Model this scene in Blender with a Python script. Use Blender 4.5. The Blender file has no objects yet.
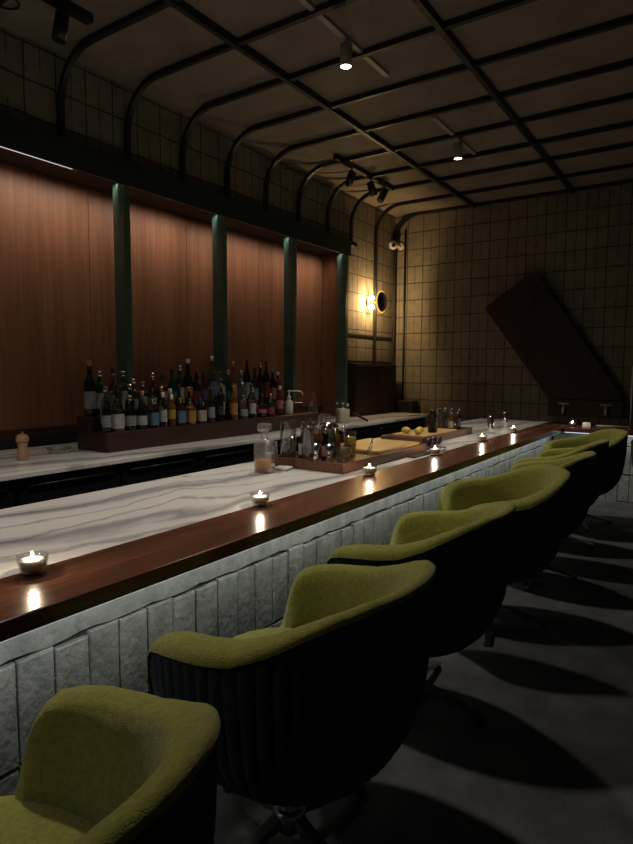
import bpy, math, random
from mathutils import Vector, Matrix, Euler
S = bpy.context.scene
C = S.collection
random.seed(11)
PI = math.pi
def R(d): return math.radians(d)

# ------------------------------------------------------------------ materials
def mat(name, col, rough=.5, metal=0, **k):
    m = bpy.data.materials.new(name); m.use_nodes = True
    b = m.node_tree.nodes['Principled BSDF']
    b.inputs['Base Color'].default_value = (*col, 1)
    b.inputs['Roughness'].default_value = rough
    b.inputs['Metallic'].default_value = metal
    for kk, v in k.items():
        b.inputs[kk.replace('_', ' ')].default_value = v
    return m
def nd(m, t, **k):
    n = m.node_tree.nodes.new(t)
    for a, v in k.items():
        if a.startswith('i_'): n.inputs[a[2:].replace('_', ' ')].default_value = v
        else: setattr(n, a, v)
    return n
def ln(m, a, b): m.node_tree.links.new(a, b)
def bsdf(m): return m.node_tree.nodes['Principled BSDF']
def coords(m, scale=(1, 1, 1), rot=(0, 0, 0), kind='Object'):
    t = nd(m, 'ShaderNodeTexCoord'); mp = nd(m, 'ShaderNodeMapping')
    mp.inputs['Scale'].default_value = scale; mp.inputs['Rotation'].default_value = rot
    ln(m, t.outputs[kind], mp.inputs['Vector']); return mp.outputs['Vector']
def ramp(m, fac, stops):
    r = nd(m, 'ShaderNodeValToRGB'); e = r.color_ramp.elements
    while len(e) < len(stops): e.new(.5)
    for x, (p, c) in zip(e, stops): x.position = p; x.color = (*c, 1)
    ln(m, fac, r.inputs['Fac']); return r.outputs['Color']
def noisy(name, c1, c2, scale=(8, 8, 8), rough=.6, bump=0, detail=6, metal=0, bscale=None, **k):
    m = mat(name, c1, rough, metal, **k)
    v = coords(m, scale); n = nd(m, 'ShaderNodeTexNoise', i_Scale=1.0, i_Detail=detail)
    ln(m, v, n.inputs['Vector'])
    ln(m, ramp(m, n.outputs['Fac'], [(.3, c1), (.7, c2)]), bsdf(m).inputs['Base Color'])
    if bump:
        if bscale:
            v2 = coords(m, bscale); n = nd(m, 'ShaderNodeTexNoise', i_Scale=1.0, i_Detail=4); ln(m, v2, n.inputs['Vector'])
        bp = nd(m, 'ShaderNodeBump', i_Strength=bump, i_Distance=.01)
        ln(m, n.outputs['Fac'], bp.inputs['Height']); ln(m, bp.outputs['Normal'], bsdf(m).inputs['Normal'])
    return m
def emis(name, col, st):
    m = mat(name, (0, 0, 0)); b = bsdf(m)
    b.inputs['Emission Color'].default_value = (*col, 1); b.inputs['Emission Strength'].default_value = st
    return m
def glass(name, col=(.97, .98, .98), rough=.06, body=.0, bodycol=None, edge=.35):
    # thin-walled glass: tinted see-through surface with a glossy coat, optionally cloudy
    m = bpy.data.materials.new(name); m.use_nodes = True; t = m.node_tree; t.nodes.clear()
    out = nd(m, 'ShaderNodeOutputMaterial'); tr = nd(m, 'ShaderNodeBsdfTransparent'); tr.inputs[0].default_value = (*col, 1)
    gl = nd(m, 'ShaderNodeBsdfGlossy'); gl.inputs['Roughness'].default_value = rough
    lw = nd(m, 'ShaderNodeLayerWeight'); lw.inputs['Blend'].default_value = edge
    mr = nd(m, 'ShaderNodeMapRange'); mr.inputs['To Min'].default_value = .06; mr.inputs['To Max'].default_value = .75
    ln(m, lw.outputs['Facing'], mr.inputs['Value'])
    mx = nd(m, 'ShaderNodeMixShader'); ln(m, mr.outputs[0], mx.inputs[0]); ln(m, tr.outputs[0], mx.inputs[1]); ln(m, gl.outputs[0], mx.inputs[2])
    res = mx
    if body:
        df = nd(m, 'ShaderNodeBsdfDiffuse'); df.inputs[0].default_value = (*(bodycol or col), 1)
        m2 = nd(m, 'ShaderNodeMixShader'); m2.inputs[0].default_value = body; ln(m, mx.outputs[0], m2.inputs[1]); ln(m, df.outputs[0], m2.inputs[2]); res = m2
    ln(m, res.outputs[0], out.inputs['Surface']); return m

M = {}
M['ceiling'] = noisy('ceiling plaster', (.20, .175, .148), (.265, .232, .196), (3, 3, 3), .95, .5, bscale=(60, 60, 60))
M['carpet'] = noisy('charcoal carpet', (.075, .074, .073), (.14, .135, .13), (7, 7, 7), .95, .8, bscale=(160, 160, 160))
M['green'] = noisy('green painted timber', (.050, .115, .086), (.070, .150, .112), (2, 2, 12), .5)
M['beamgreen'] = noisy('deep green painted beam', (.010, .022, .017), (.016, .032, .025), (2, 2, 12), .5)
M['rib'] = mat('dark rib steel', (.012, .014, .013), .5)
M['black'] = mat('satin black', (.012, .012, .013), .4)
M['blackmetal'] = mat('black metal', (.02, .02, .02), .35, .6)
M['chrome'] = mat('chrome', (.75, .75, .75), .16, 1)
M['brass'] = mat('brass', (.75, .5, .18), .25, 1)
M['fridge'] = mat('black glass door', (.01, .012, .016), .12)
M['white'] = mat('white paint', (.7, .69, .66), .5)
M['lampgrey'] = mat('pale grey lamp paint', (.35, .33, .31), .5)
M['legmetal'] = mat('dull chair metal', (.38, .38, .38), .28, 1)
M['rubber'] = mat('black rubber', (.015, .015, .016), .8)

# stack-bond block walls
def tile_mat(name, rot, c1, c2, grout, w=.225, h=.225, off=(0, 0)):
    m = mat(name, c1, .8)
    t = nd(m, 'ShaderNodeTexCoord'); sx = nd(m, 'ShaderNodeSeparateXYZ'); ln(m, t.outputs['Object'], sx.inputs[0])
    cb = nd(m, 'ShaderNodeCombineXYZ'); ln(m, sx.outputs[rot], cb.inputs['X']); ln(m, sx.outputs['Z'], cb.inputs['Y'])
    n0 = nd(m, 'ShaderNodeTexNoise', i_Scale=5.0, i_Detail=3); ln(m, t.outputs['Object'], n0.inputs['Vector'])
    mx = nd(m, 'ShaderNodeMixRGB', blend_type='LINEAR_LIGHT'); mx.inputs['Fac'].default_value = .012
    ln(m, cb.outputs[0], mx.inputs['Color1']); ln(m, n0.outputs['Color'], mx.inputs['Color2'])
    def br(ww, hh, ms):
        b = nd(m, 'ShaderNodeTexBrick', offset=0, squash=1)
        b.inputs['Scale'].default_value = 1; b.inputs['Brick Width'].default_value = ww; b.inputs['Row Height'].default_value = hh
        b.inputs['Mortar Size'].default_value = ms; b.inputs['Mortar Smooth'].default_value = .3
        b.inputs['Color1'].default_value = (*c1, 1); b.inputs['Color2'].default_value = (*c2, 1); b.inputs['Mortar'].default_value = (*grout, 1)
        ln(m, mx.outputs['Color'], b.inputs['Vector']); return b
    a = br(w, h, .006); b2 = br(w / 2, h, .0035)
    half = nd(m, 'ShaderNodeTexNoise', i_Scale=2.2, i_Detail=2); ln(m, t.outputs['Object'], half.inputs['Vector'])
    k = nd(m, 'ShaderNodeMath', operation='GREATER_THAN'); ln(m, half.outputs['Fac'], k.inputs[0]); k.inputs[1].default_value = .46
    k2 = nd(m, 'ShaderNodeMath', operation='MULTIPLY'); ln(m, k.outputs[0], k2.inputs[0]); ln(m, b2.outputs['Fac'], k2.inputs[1])
    mix = nd(m, 'ShaderNodeMixRGB'); ln(m, k2.outputs[0], mix.inputs['Fac']); ln(m, a.outputs['Color'], mix.inputs['Color1']); mix.inputs['Color2'].default_value = (*grout, 1)
    n = nd(m, 'ShaderNodeTexNoise', i_Scale=14.0, i_Detail=6); ln(m, t.outputs['Object'], n.inputs['Vector'])
    mm = nd(m, 'ShaderNodeMixRGB', blend_type='MULTIPLY'); mm.inputs['Fac'].default_value = .55
    ln(m, mix.outputs['Color'], mm.inputs['Color1']); ln(m, ramp(m, n.outputs['Fac'], [(.25, (.45, .45, .45)), (.75, (1, 1, 1))]), mm.inputs['Color2'])
    ln(m, mm.outputs['Color'], bsdf(m).inputs['Base Color'])
    mxh = nd(m, 'ShaderNodeMath', operation='MAXIMUM'); ln(m, a.outputs['Fac'], mxh.inputs[0]); ln(m, k2.outputs[0], mxh.inputs[1])
    bp = nd(m, 'ShaderNodeBump', invert=True, i_Strength=.8, i_Distance=.012); ln(m, mxh.outputs[0], bp.inputs['Height'])
    bp2 = nd(m, 'ShaderNodeBump', i_Strength=.4, i_Distance=.01); ln(m, n.outputs['Fac'], bp2.inputs['Height'])
    ln(m, bp.outputs['Normal'], bp2.inputs['Normal']); ln(m, bp2.outputs['Normal'], bsdf(m).inputs['Normal'])
    return m
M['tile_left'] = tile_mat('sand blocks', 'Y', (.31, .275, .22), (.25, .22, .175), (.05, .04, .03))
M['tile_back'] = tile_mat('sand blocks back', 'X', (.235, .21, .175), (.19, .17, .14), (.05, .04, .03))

def wood(name, c1, c2, scale, rough=.4, coat=0, bump=.08):
    m = mat(name, c1, rough)
    v = coords(m, scale); n = nd(m, 'ShaderNodeTexNoise', i_Scale=1.0, i_Detail=8, i_Roughness=.65); ln(m, v, n.inputs['Vector'])
    v2 = coords(m, tuple(s * .25 for s in scale)); n2 = nd(m, 'ShaderNodeTexNoise', i_Scale=1.0, i_Detail=3); ln(m, v2, n2.inputs['Vector'])
    ad = nd(m, 'ShaderNodeMath', operation='ADD'); ln(m, n.outputs['Fac'], ad.inputs[0]); ln(m, n2.outputs['Fac'], ad.inputs[1])
    hf = nd(m, 'ShaderNodeMath', operation='MULTIPLY'); ln(m, ad.outputs[0], hf.inputs[0]); hf.inputs[1].default_value = .5
    ln(m, ramp(m, hf.outputs[0], [(.36, c1), (.62, c2)]), bsdf(m).inputs['Base Color'])
    if coat: bsdf(m).inputs['Coat Weight'].default_value = coat
    bp = nd(m, 'ShaderNodeBump', i_Strength=bump, i_Distance=.004); ln(m, n.outputs['Fac'], bp.inputs['Height']); ln(m, bp.outputs['Normal'], bsdf(m).inputs['Normal'])
    return m
M['panel'] = wood('mahogany panel', (.155, .064, .031), (.26, .112, .055), (30, 30, 1.6), .45)
M['ledge'] = wood('walnut ledge', (.060, .021, .011), (.155, .058, .028), (45, 2.2, 45), .26)
M['redwood'] = wood('red brown timber', (.016, .0055, .0045), (.032, .010, .0075), (20, 20, 2), .75)
M['riser'] = wood('dark red riser timber', (.026, .009, .007), (.052, .018, .012), (25, 2, 25), .4)
M['traywood'] = wood('walnut tray timber', (.06, .022, .012), (.15, .06, .03), (30, 3, 30), .4)
M['palewood'] = wood('pale maple board', (.46, .27, .075), (.64, .41, .15), (40, 3, 40), .45)
M['grinderwood'] = wood('beech turned timber', (.40, .21, .11), (.55, .32, .18), (30, 30, 3), .45)

def marble():
    m = mat('veined marble', (.6, .6, .6), .16)
    v = coords(m, (1.9, .75, 1), (0, 0, R(24)))
    n = nd(m, 'ShaderNodeTexNoise', i_Scale=1.3, i_Detail=5, i_Distortion=.6); ln(m, v, n.inputs['Vector'])
    mx = nd(m, 'ShaderNodeMixRGB', blend_type='LINEAR_LIGHT'); mx.inputs['Fac'].default_value = .32
    ln(m, v, mx.inputs['Color1']); ln(m, n.outputs['Color'], mx.inputs['Color2'])
    w = nd(m, 'ShaderNodeTexWave', bands_direction='X', i_Scale=.45, i_Distortion=4.5, i_Detail=4, i_Detail_Scale=1.2); ln(m, mx.outputs['Color'], w.inputs['Vector'])
    w2 = nd(m, 'ShaderNodeTexWave', bands_direction='X', i_Scale=.95, i_Distortion=6.0, i_Detail=5, i_Detail_Scale=1.5); ln(m, mx.outputs['Color'], w2.inputs['Vector'])
    c1 = ramp(m, w.outputs['Fac'], [(0, (.40, .40, .40)), (.06, (.58, .57, .55)), (.22, (.80, .775, .735)), (1, (.86, .835, .79))])
    c2 = ramp(m, w2.outputs['Fac'], [(0, (.55, .55, .56)), (.03, (.82, .82, .82)), (.12, (1, 1, 1)), (1, (1, 1, 1))])
    mm = nd(m, 'ShaderNodeMixRGB', blend_type='MULTIPLY'); mm.inputs['Fac'].default_value = .9
    ln(m, c1, mm.inputs['Color1']); ln(m, c2, mm.inputs['Color2']); ln(m, mm.outputs['Color'], bsdf(m).inputs['Base Color'])
    return m
M['marble'] = marble()
M['brick'] = noisy('white painted brick', (.33, .36, .345), (.56, .58, .565), (16, 16, 9), .75, .8, bscale=(48, 48, 36))
M['mortar'] = noisy('grey mortar', (.05, .052, .05), (.11, .115, .11), (30, 30, 30), .9, .6)
M['olive'] = noisy('olive wool upholstery', (.205, .208, .024), (.315, .315, .046), (90, 90, 90), .95, .5, bscale=(330, 330, 330), Sheen_Weight=.25)
M['shell'] = noisy('dark teal upholstery', (.015, .030, .034), (.028, .050, .056), (60, 60, 60), .9, .3, bscale=(300, 300, 300), Sheen_Weight=.05)
M['glass'] = glass('clear glass', (.95, .96, .96), .05, .015, (.8, .8, .8), .42)
M['thinglass'] = glass('votive glass', (.98, .98, .98), .04, edge=.25)
M['solidglass'] = glass('heavy clear glass', (.88, .89, .89), .03, edge=.22)
M['cutglass'] = glass('cut decanter glass', (.95, .96, .95), .08, .10, (.8, .8, .78))
M['wax'] = mat('candle wax', (.92, .89, .82), .5, Subsurface_Weight=.5, Subsurface_Scale=.01, Subsurface_Radius=(1, .9, .8))
M['flame'] = emis('candle flame', (1, .72, .38), 60)
M['amber'] = glass('whisky', (.70, .32, .03), .1, .65, (.55, .25, .012))
M['yellowjuice'] = glass('pale yellow drink', (.9, .72, .25), .1, .6, (.72, .52, .12))
M['cream'] = mat('cream ceramic', (.45, .42, .34), .5)
M['cloth'] = mat('white cotton', (.62, .60, .57), .9)
M['darkfruit'] = noisy('plum skin', (.035, .012, .018), (.07, .02, .03), (20, 20, 20), .35)
M['lemon'] = noisy('lemon skin', (.62, .45, .07), (.72, .55, .12), (60, 60, 60), .45, .2)
M['led'] = emis('cool white light strip', (.90, .97, 1.0), 1.0)
M['ledwarm'] = emis('warm white light strip', (1, .86, .70), 1.0)
M['ledbright'] = emis('bare white light strip', (1, .97, .92), .8)
PANEL = 1.9; LEDGE = 2.9
M['lampface'] = emis('lit lamp face', (1, .93, .82), 25)
M['bulb'] = emis('amber glowing bulb', (1, .66, .20), 40)
M['ring'] = emis('added amber wall halo', (1, .60, .05), 1.1)  # emission imitates the halo of lit wall around the sconce disc

# ------------------------------------------------------------------ mesh helpers
class MB:
    def __init__(s): s.v = []; s.f = []; s.smooth = []
    def add(s, vs, fs, sm=False):
        o = len(s.v); s.v += [tuple(x) for x in vs]
        for f in fs: s.f.append(tuple(i + o for i in f)); s.smooth.append(sm)
        return s
    def box(s, x0, x1, y0, y1, z0, z1, b=0):
        if b <= 0:
            vs = [(x, y, z) for z in (z0, z1) for x, y in ((x0, y0), (x1, y0), (x1, y1), (x0, y1))]
            return s.add(vs, [(3, 2, 1, 0), (4, 5, 6, 7), (0, 1, 5, 4), (1, 2, 6, 5), (2, 3, 7, 6), (3, 0, 4, 7)])
        # chamfered box: rings
        def ring(z, i): return [(x0 + i + b, y0 + i, z), (x1 - i - b, y0 + i, z), (x1 - i, y0 + i + b, z), (x1 - i, y1 - i - b, z), (x1 - i - b, y1 - i, z), (x0 + i + b, y1 - i, z), (x0 + i, y1 - i - b, z), (x0 + i, y0 + i + b, z)]
        rs = [ring(z0, b), ring(z0 + b, 0), ring(z1 - b, 0), ring(z1, b)]
        vs = [p for r in rs for p in r]; fs = [tuple(range(7, -1, -1)), tuple(range(24, 32))]
        for k in range(3):
            for i in range(8): j = (i + 1) % 8; fs.append((k * 8 + i, k * 8 + j, k * 8 + 8 + j, k * 8 + 8 + i))
        return s.add(vs, fs)
    def lathe(s, prof, c=(0, 0, 0), n=20, sx=1, sy=1, sq=None, rz=0, capb=True, capt=True):
        vs = []; fs = []
        for r, z in prof:
            for i in range(n):
                a = 2 * PI * i / n; ca, sa = math.cos(a), math.sin(a)
                if sq:
                    k = (abs(ca) ** sq + abs(sa) ** sq) ** (-1 / sq); ca *= k; sa *= k
                x, y = r * ca * sx, r * sa * sy
                vs.append((c[0] + x * math.cos(rz) - y * math.sin(rz), c[1] + x * math.sin(rz) + y * math.cos(rz), c[2] + z))
        for k in range(len(prof) - 1):
            for i in range(n): j = (i + 1) % n; fs.append((k * n + i, k * n + j, k * n + n + j, k * n + n + i))
        s.add(vs, fs, True)
        o = len(s.v) - len(vs)
        if capb: s.f.append(tuple(o + i for i in range(n - 1, -1, -1))); s.smooth.append(False)
        if capt: s.f.append(tuple(o + (len(prof) - 1) * n + i for i in range(n))); s.smooth.append(False)
        return s
    def tube(s, pts, r, n=8, closed=False):
        pts = [Vector(p) for p in pts]; vs = []; fs = []
        rr = r if hasattr(r, '__len__') else [r] * len(pts)
        up = None
        for i, p in enumerate(pts):
            a = pts[max(i - 1, 0)]; b = pts[min(i + 1, len(pts) - 1)]; d = (b - a).normalized()
            if up is None or abs(up.dot(d)) > .98: up = Vector((0, 0, 1)) if abs(d.z) < .9 else Vector((1, 0, 0))
            x = d.cross(up).normalized(); y = x.cross(d).normalized(); up = y
            for k in range(n):
                t = 2 * PI * k / n; vs.append(p + (x * math.cos(t) + y * math.sin(t)) * rr[i])
        for i in range(len(pts) - 1):
            for k in range(n): j = (k + 1) % n; fs.append((i * n + k, i * n + j, i * n + n + j, i * n + n + k))
        s.add(vs, fs, True); o = len(s.v) - len(vs)
        s.f.append(tuple(o + k for k in range(n - 1, -1, -1))); s.smooth.append(False)
        s.f.append(tuple(o + (len(pts) - 1) * n + k for k in range(n))); s.smooth.append(False)
        return s
    def ball(s, c, r, n=16, m=10, sx=1, sy=1, sz=1):
        prof = [(max(r * math.sin(PI * k / m), 1e-4), -r * math.cos(PI * k / m) * sz) for k in range(m + 1)]
        return s.lathe(prof, c, n, sx, sy)
    def prism(s, poly, axis, a, b):      # polygon (u,v) extruded along axis from a to b
        def P(u, v, w): return {'x': (w, u, v), 'y': (u, w, v), 'z': (u, v, w)}[axis]
        n = len(poly); vs = [P(u, v, a) for u, v in poly] + [P(u, v, b) for u, v in poly]
        fs = [tuple(range(n)), tuple(range(2 * n - 1, n - 1, -1))] + [(i, i + n, (i + 1) % n + n, (i + 1) % n) for i in range(n)]
        return s.add(vs, fs)
    def xf(s, mtx, start=0):
        for i in range(start, len(s.v)): s.v[i] = tuple(mtx @ Vector(s.v[i]))
        return s
    def build(s, name, m, parent=None, label=None, bevel=0, fix=True):
        me = bpy.data.meshes.new(name); me.from_pydata(s.v, [], s.f); me.materials.append(m)
        me.polygons.foreach_set('use_smooth', s.smooth)
        if fix:
            import bmesh
            bm = bmesh.new(); bm.from_mesh(me); bmesh.ops.recalc_face_normals(bm, faces=bm.faces); bm.to_mesh(me); bm.free()
        me.update()
        o = bpy.data.objects.new(name, me); C.objects.link(o)
        if parent: o.parent = parent
        if label: o['label'] = label
        if bevel:
            bv = o.modifiers.new('bevel', 'BEVEL'); bv.width = bevel; bv.segments = 2; bv.limit_method = 'ANGLE'
        return o
def tag(o, label, cat, group=None, kind=None):
    o['label'] = label; o['category'] = cat
    if group: o['group'] = group
    if kind: o['kind'] = kind
    return o
def thing(name, loc, label, cat, group=None, rz=0):
    o = bpy.data.objects.new(name, None); C.objects.link(o); o.location = loc; o.rotation_euler = (0, 0, rz)
    o.empty_display_size = .05
    return tag(o, label, cat, group)
def copy_tree(o, parent=None):
    c = o.copy(); C.objects.link(c)
    if parent: c.parent = parent
    for ch in list(o.children): copy_tree(ch, c)
    return c
def struct(mb, name, m, label=None, bevel=0):
    o = mb.build(name, m, bevel=bevel); o['kind'] = 'structure'
    if label: o['label'] = label
    return o

XW, YB, ZC = -3.80, 7.54, 3.40           # left wall, back wall, ceiling
ZT = .728                                # bar top
XE, XI, XM = -1.288, -1.568, -2.352      # wooden ledge outer / inner edge, marble far edge
YR = 6.38                                # front edge of the return
YN = -1.2                                # near end of the bar, behind the camera

# ------------------------------------------------------------------ room shell
struct(MB().box(-4.3, 5, -3.0, 7.9, -.1, 0), 'floor', M['carpet'])
struct(MB().box(-4.3, 5, -3.0, 7.9, ZC, ZC + .1), 'ceiling', M['ceiling'])
XP = -4.08                               # wooden panels stand back in a niche
for bx in ((XP - .2, XW, -3.0, 7.8, 2.672, ZC), (XP - .2, XW, 6.16, 7.8, 0, 2.672), (XP - .2, XW, -3.0, 6.16, 0, .69), (XP - .2, XP, -3.0, 6.16, .69, 2.672)): struct(MB().box(*bx), 'wall_left', M['tile_left'])
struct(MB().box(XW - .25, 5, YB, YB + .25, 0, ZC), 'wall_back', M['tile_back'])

# ceiling ribs: each cross rib leaves the wall, bends and runs across the ceiling
trim = [0]
def tname(): trim[0] += 1; return 'trim_%d' % trim[0]
rw = .018
for y in (7.495, 6.945, 6.315, 5.80, 5.235, 4.685, 4.13, 3.587, 3.032, 2.487, 1.94, 1.39, .84):
    z0 = 2.80 if y < 6.4 else 1.37
    path = []
    xv = XW + .028; zt = ZC - .022; rr = .34
    path.append((xv, z0)); path.append((xv, zt - rr))
    for i in range(1, 9):
        a = PI - i * PI / 2 / 8
        path.append((xv + rr + rr * math.cos(a), zt - rr + rr * math.sin(a)))
    path.append((4.8, zt))
    mb = MB(); vs = []; fs = []
    for i, (x, z) in enumerate(path):
        a = path[max(i - 1, 0)]; b = path[min(i + 1, len(path) - 1)]
        tx, tz = b[0] - a[0], b[1] - a[1]; l = math.hypot(tx, tz); nx, nz = tz / l, -tx / l
        t = .018
        for sx, sy in ((-1, -1), (-1, 1), (1, 1), (1, -1)):
            vs.append((x + nx * t * sx, y + rw * sy, z + nz * t * sx))
    for i in range(len(path) - 1):
        for j in range(4): fs.append((i * 4 + j, i * 4 + (j + 1) % 4, i * 4 + 4 + (j + 1) % 4, i * 4 + 4 + j))
    fs += [(3, 2, 1, 0), tuple(len(vs) - 4 + j for j in range(4))]
    mb.add(vs, fs)
    struct(mb, tname(), M['rib'])
for x in (-2.68, -1.515, -.35):
    struct(MB().box(x - .018, x + .018, -2.8, YB, ZC - .052, ZC), tname(), M['rib'])
# corner conduits
struct(MB().tube([(XW + .03, YB - .03, .05), (XW + .03, YB - .03, 2.95)], .018), tname(), M['rib'])
struct(MB().tube([(-3.632, YB - .02, .05), (-3.632, YB - .02, 3.2)], .013), tname(), M['rib'])

# green beam over the panels, green columns, wood panels
XF = -3.70
YEND = 6.16
struct(MB().box(XF - .02, XF, -1.0, 6.20, 2.642, 2.825).box(XW, XF - .02, -1.0, 6.20, 2.672, 2.825).box(XW, XF, 6.20, 6.34, 2.775, 2.825), tname(), M['beamgreen'], bevel=.003)
struct(MB().box(XP, XW, -1.0, YEND - .002, 2.664, 2.671), tname(), M['redwood'])
colY = [.84, 1.885, 2.93, 3.985, 5.045, 6.09]
cl = {2.93: 'green painted column left of the bottle display, nearest to the camera', 3.985: 'green painted column rising behind the tall bottles at the middle of the display',
      5.045: 'green painted column behind the white pump bottle', 6.09: 'last green painted column, beside the red cabinet and the wall light',
      1.885: 'green painted column standing outside the left picture edge', .84: 'green painted column further left along the bar wall'}
for y in colY[2:]:
    tag(MB().box(XF - .125, XF - .021, y, y + .055, ZT + .002, 2.670).box(XF - .021, XF, y, y + .055, ZT + .002, 2.641).build('column', M['green']), cl[y], 'column', 'green columns between the wooden panels')
seams = [-.9, .78, 1.84, 2.885, 3.90, 4.92, 6.13]
for a, b in zip(seams, seams[1:]):
    for (p, q) in ((a + .0025, (a + b) / 2 - .0025), ((a + b) / 2 + .0025, b - .0025)) if b < 2 else ((a + .0025, b - .0025),):
        struct(MB().box(XP + .001, XP + .018, p, q, .86, 2.663), tname(), M['panel'])
struct(MB().box(XP + .019, XW - .001, YEND - .02, YEND - .001, ZT, 2.663), tname(), M['panel'])
struct(MB().box(XP + .001, XP + .012, -.9, 6.13, ZT, .80), tname(), M['black'])
struct(MB().box(XP + .001, XP + .035, -.9, 6.13, .801, .858), tname(), M['riser'])
# light strips hidden behind the lip of the beam, one per bay
def area(name, loc, sx, sy, en, col, mtx):
    L = bpy.data.lights.new(name, 'AREA'); L.shape = 'RECTANGLE'; L.size = sx; L.size_y = sy; L.energy = en; L.color = col
    o = bpy.data.objects.new(name, L); C.objects.link(o); o.location = loc; o.rotation_euler = mtx.to_euler(); return o
def aim(d, xaxis):   # matrix whose -Z looks along d and whose X is xaxis
    z = -Vector(d).normalized(); x = Vector(xaxis); y = z.cross(x).normalized(); x = y.cross(z)
    return Matrix((x, y, z)).transposed()
prev = -.9
for i, y in enumerate(colY):
    a, b = prev + .004, y - .004
    if i >= 2:
        o = MB().box(XF - .066, XF - .056, a, b, 2.664, 2.672).build('light_strip', M['ledwarm'])
        tag(o, ['', '', 'light strip under the green beam before the first column', 'light strip under the green beam between first and second column', 'light strip under the green beam between second and third column', 'light strip under the green beam above the last wooden panel'][i], 'light', 'light strips in the green beam')
    pw = area('panel_wash', (XF - .061, (a + b) / 2, 2.660), b - a, .010, PANEL * (b - a), (1, .86, .73), aim((-.80, 0, -1), (0, 1, 0))); pw.data.spread = R(96)
    prev = y + .055
o = MB().box(XF - .030, XF - .020, -.9, 2.53, 2.6425, 2.648).build('light_strip', M['ledbright'])
tag(o, 'thin bright white light line along the beam at the left picture edge', 'light')

# skirting frame of the corner tile panel under the sconce
struct(MB().box(XW, XW + .008, 6.18, YB - .06, 1.715, 1.745), tname(), M['rib'])
struct(MB().box(XW, XW + .008, 6.18, YB - .06, 1.385, 1.415), tname(), M['rib'])

# ------------------------------------------------------------------ bar
bar = thing('bar_counter', (0, 0, 0), 'long bar base clad in white painted stacked bricks beneath the walnut ledge', 'bar counter')
XBk = XE - .145
def bricks(mb, along, fixed, a0, a1, sgn):
    rng = random.Random(5)
    rows = [(.0, .005), (.010, .275), (.284, .555)]
    bw = .1035
    n = int((a1 - a0) / bw)
    for ri, (z0, z1) in enumerate(rows):
        for i in range(n):
            p0 = a0 + i * bw + .0026 + rng.uniform(-.0016, .0016); p1 = a0 + (i + 1) * bw - .0026 + rng.uniform(-.001, .001)
            d = rng.uniform(0, .007); zt = z1 + (rng.uniform(-.009, .004) if ri == 2 else 0); c = .004
            zs = z0 + (0 if ri else 0)
            ins = [(p0, zs, 0), (p1, zs, 0), (p1, zt + rng.uniform(-.004, .004), 0), (p0, zt, 0)]
            front = [(p0 + c, zs + c), (p1 - c, zs + c), (p1 - c - rng.uniform(0, .002), zt - c - rng.uniform(0, .004)), (p0 + c + rng.uniform(0, .002), zt - c)]
            def P(u, w, dep):
                return (fixed + sgn * dep, u, w) if along == 'y' else (u, fixed + sgn * dep, w)
            vs = [P(u, w, -.004) for u, w, _ in ins] + [P(u, w, .008 + d) for u, w, _ in ins] + [P(u, w, .012 + d) for u, w in front]
            fs = [(8, 9, 10, 11)]
            for k in (0, 4):
                for j in range(4): fs.append((k + j, k + (j + 1) % 4, k + 4 + (j + 1) % 4, k + 4 + j))
            mb.add(vs, fs)
    # lumpy cap course squeezed under the ledge
    seg = 60; m = int((a1 - a0) / .05); vs = []; fs = []
    for i in range(m + 1):
        u = a0 + (a1 - a0) * i / m; lo = .560 + rng.uniform(-.005, .005); e = rng.uniform(-.002, .002)
        for (w, dep) in ((lo, .004), (lo + .004, .013 + e), (.61, .016 + e), (.679, .014 + e)):
            vs.append((fixed + sgn * dep, u, w) if along == 'y' else (u, fixed + sgn * dep, w))
    for i in range(m):
        for j in range(3): fs.append((i * 4 + j, i * 4 + 4 + j, i * 4 + 5 + j, i * 4 + 1 + j))
    mb.add(vs, fs)
MB().box(XBk - .10, XBk, YN, YR + .245, 0, .679).build('core_wall', M['mortar'], bar)
b1 = MB(); bricks(b1, 'y', XBk, YN, YR + .12, 1); b1.build('brick_facing', M['brick'], bar)
bar2 = thing('bar_counter', (0, 0, 0), 'white brick return of the bar at the far end, running to the right', 'bar counter')
MB().box(XBk + .03, 2.5, YR + .145, YR + .245, 0, .679).build('core_wall', M['mortar'], bar2)
b1 = MB(); bricks(b1, 'x', YR + .145, XBk + .035, 2.45, -1); b1.build('brick_facing', M['brick'], bar2)
MB().box(XM + .05, XM + .08, YN, YR + 1.0, 0, .695).build('back_panel', M['black'], bar)
# ledge, L-shaped
ledge = MB().prism([(XI, YN), (XE, YN), (XE, YR), (2.5, YR), (2.5, YR + .40), (XI, YR + .40)], 'z', .681, ZT).build('bar_ledge', M['ledge'], bevel=.005)
tag(ledge, 'dark glossy walnut bar ledge running the length of the bar and round its corner', 'bar top')
mt = MB().box(XM, XI - .001, YN, YR + .62, .697, ZT - .001).build('marble_worktop', M['marble'], bevel=.003)
tag(mt, 'grey veined white marble worktop of the bar behind the walnut ledge', 'worktop')
# lights below the ledge
s1 = MB().box(XE - .030, XE - .018, YN, YR - .04, .674, .681).build('light_strip', M['led'])
tag(s1, 'cool white light strip under the walnut ledge washing the long brick front', 'light')
s2 = MB().box(XE + .02, 2.4, YR + .018, YR + .030, .674, .681).build('light_strip', M['led'])
tag(s2, 'cool white light strip under the far return of the bar', 'light')
area('ledge_wash', (XE - .024, (YN + YR) / 2, .672), YR - YN, .010, LEDGE, (1, 1, .94), aim((-.3, 0, -1), (0, 1, 0)))
area('ledge_wash', (.5, YR + .024, .672), 3.2, .010, LEDGE * .45, (1, 1, .94), aim((0, .3, -1), (1, 0, 0)))

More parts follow.
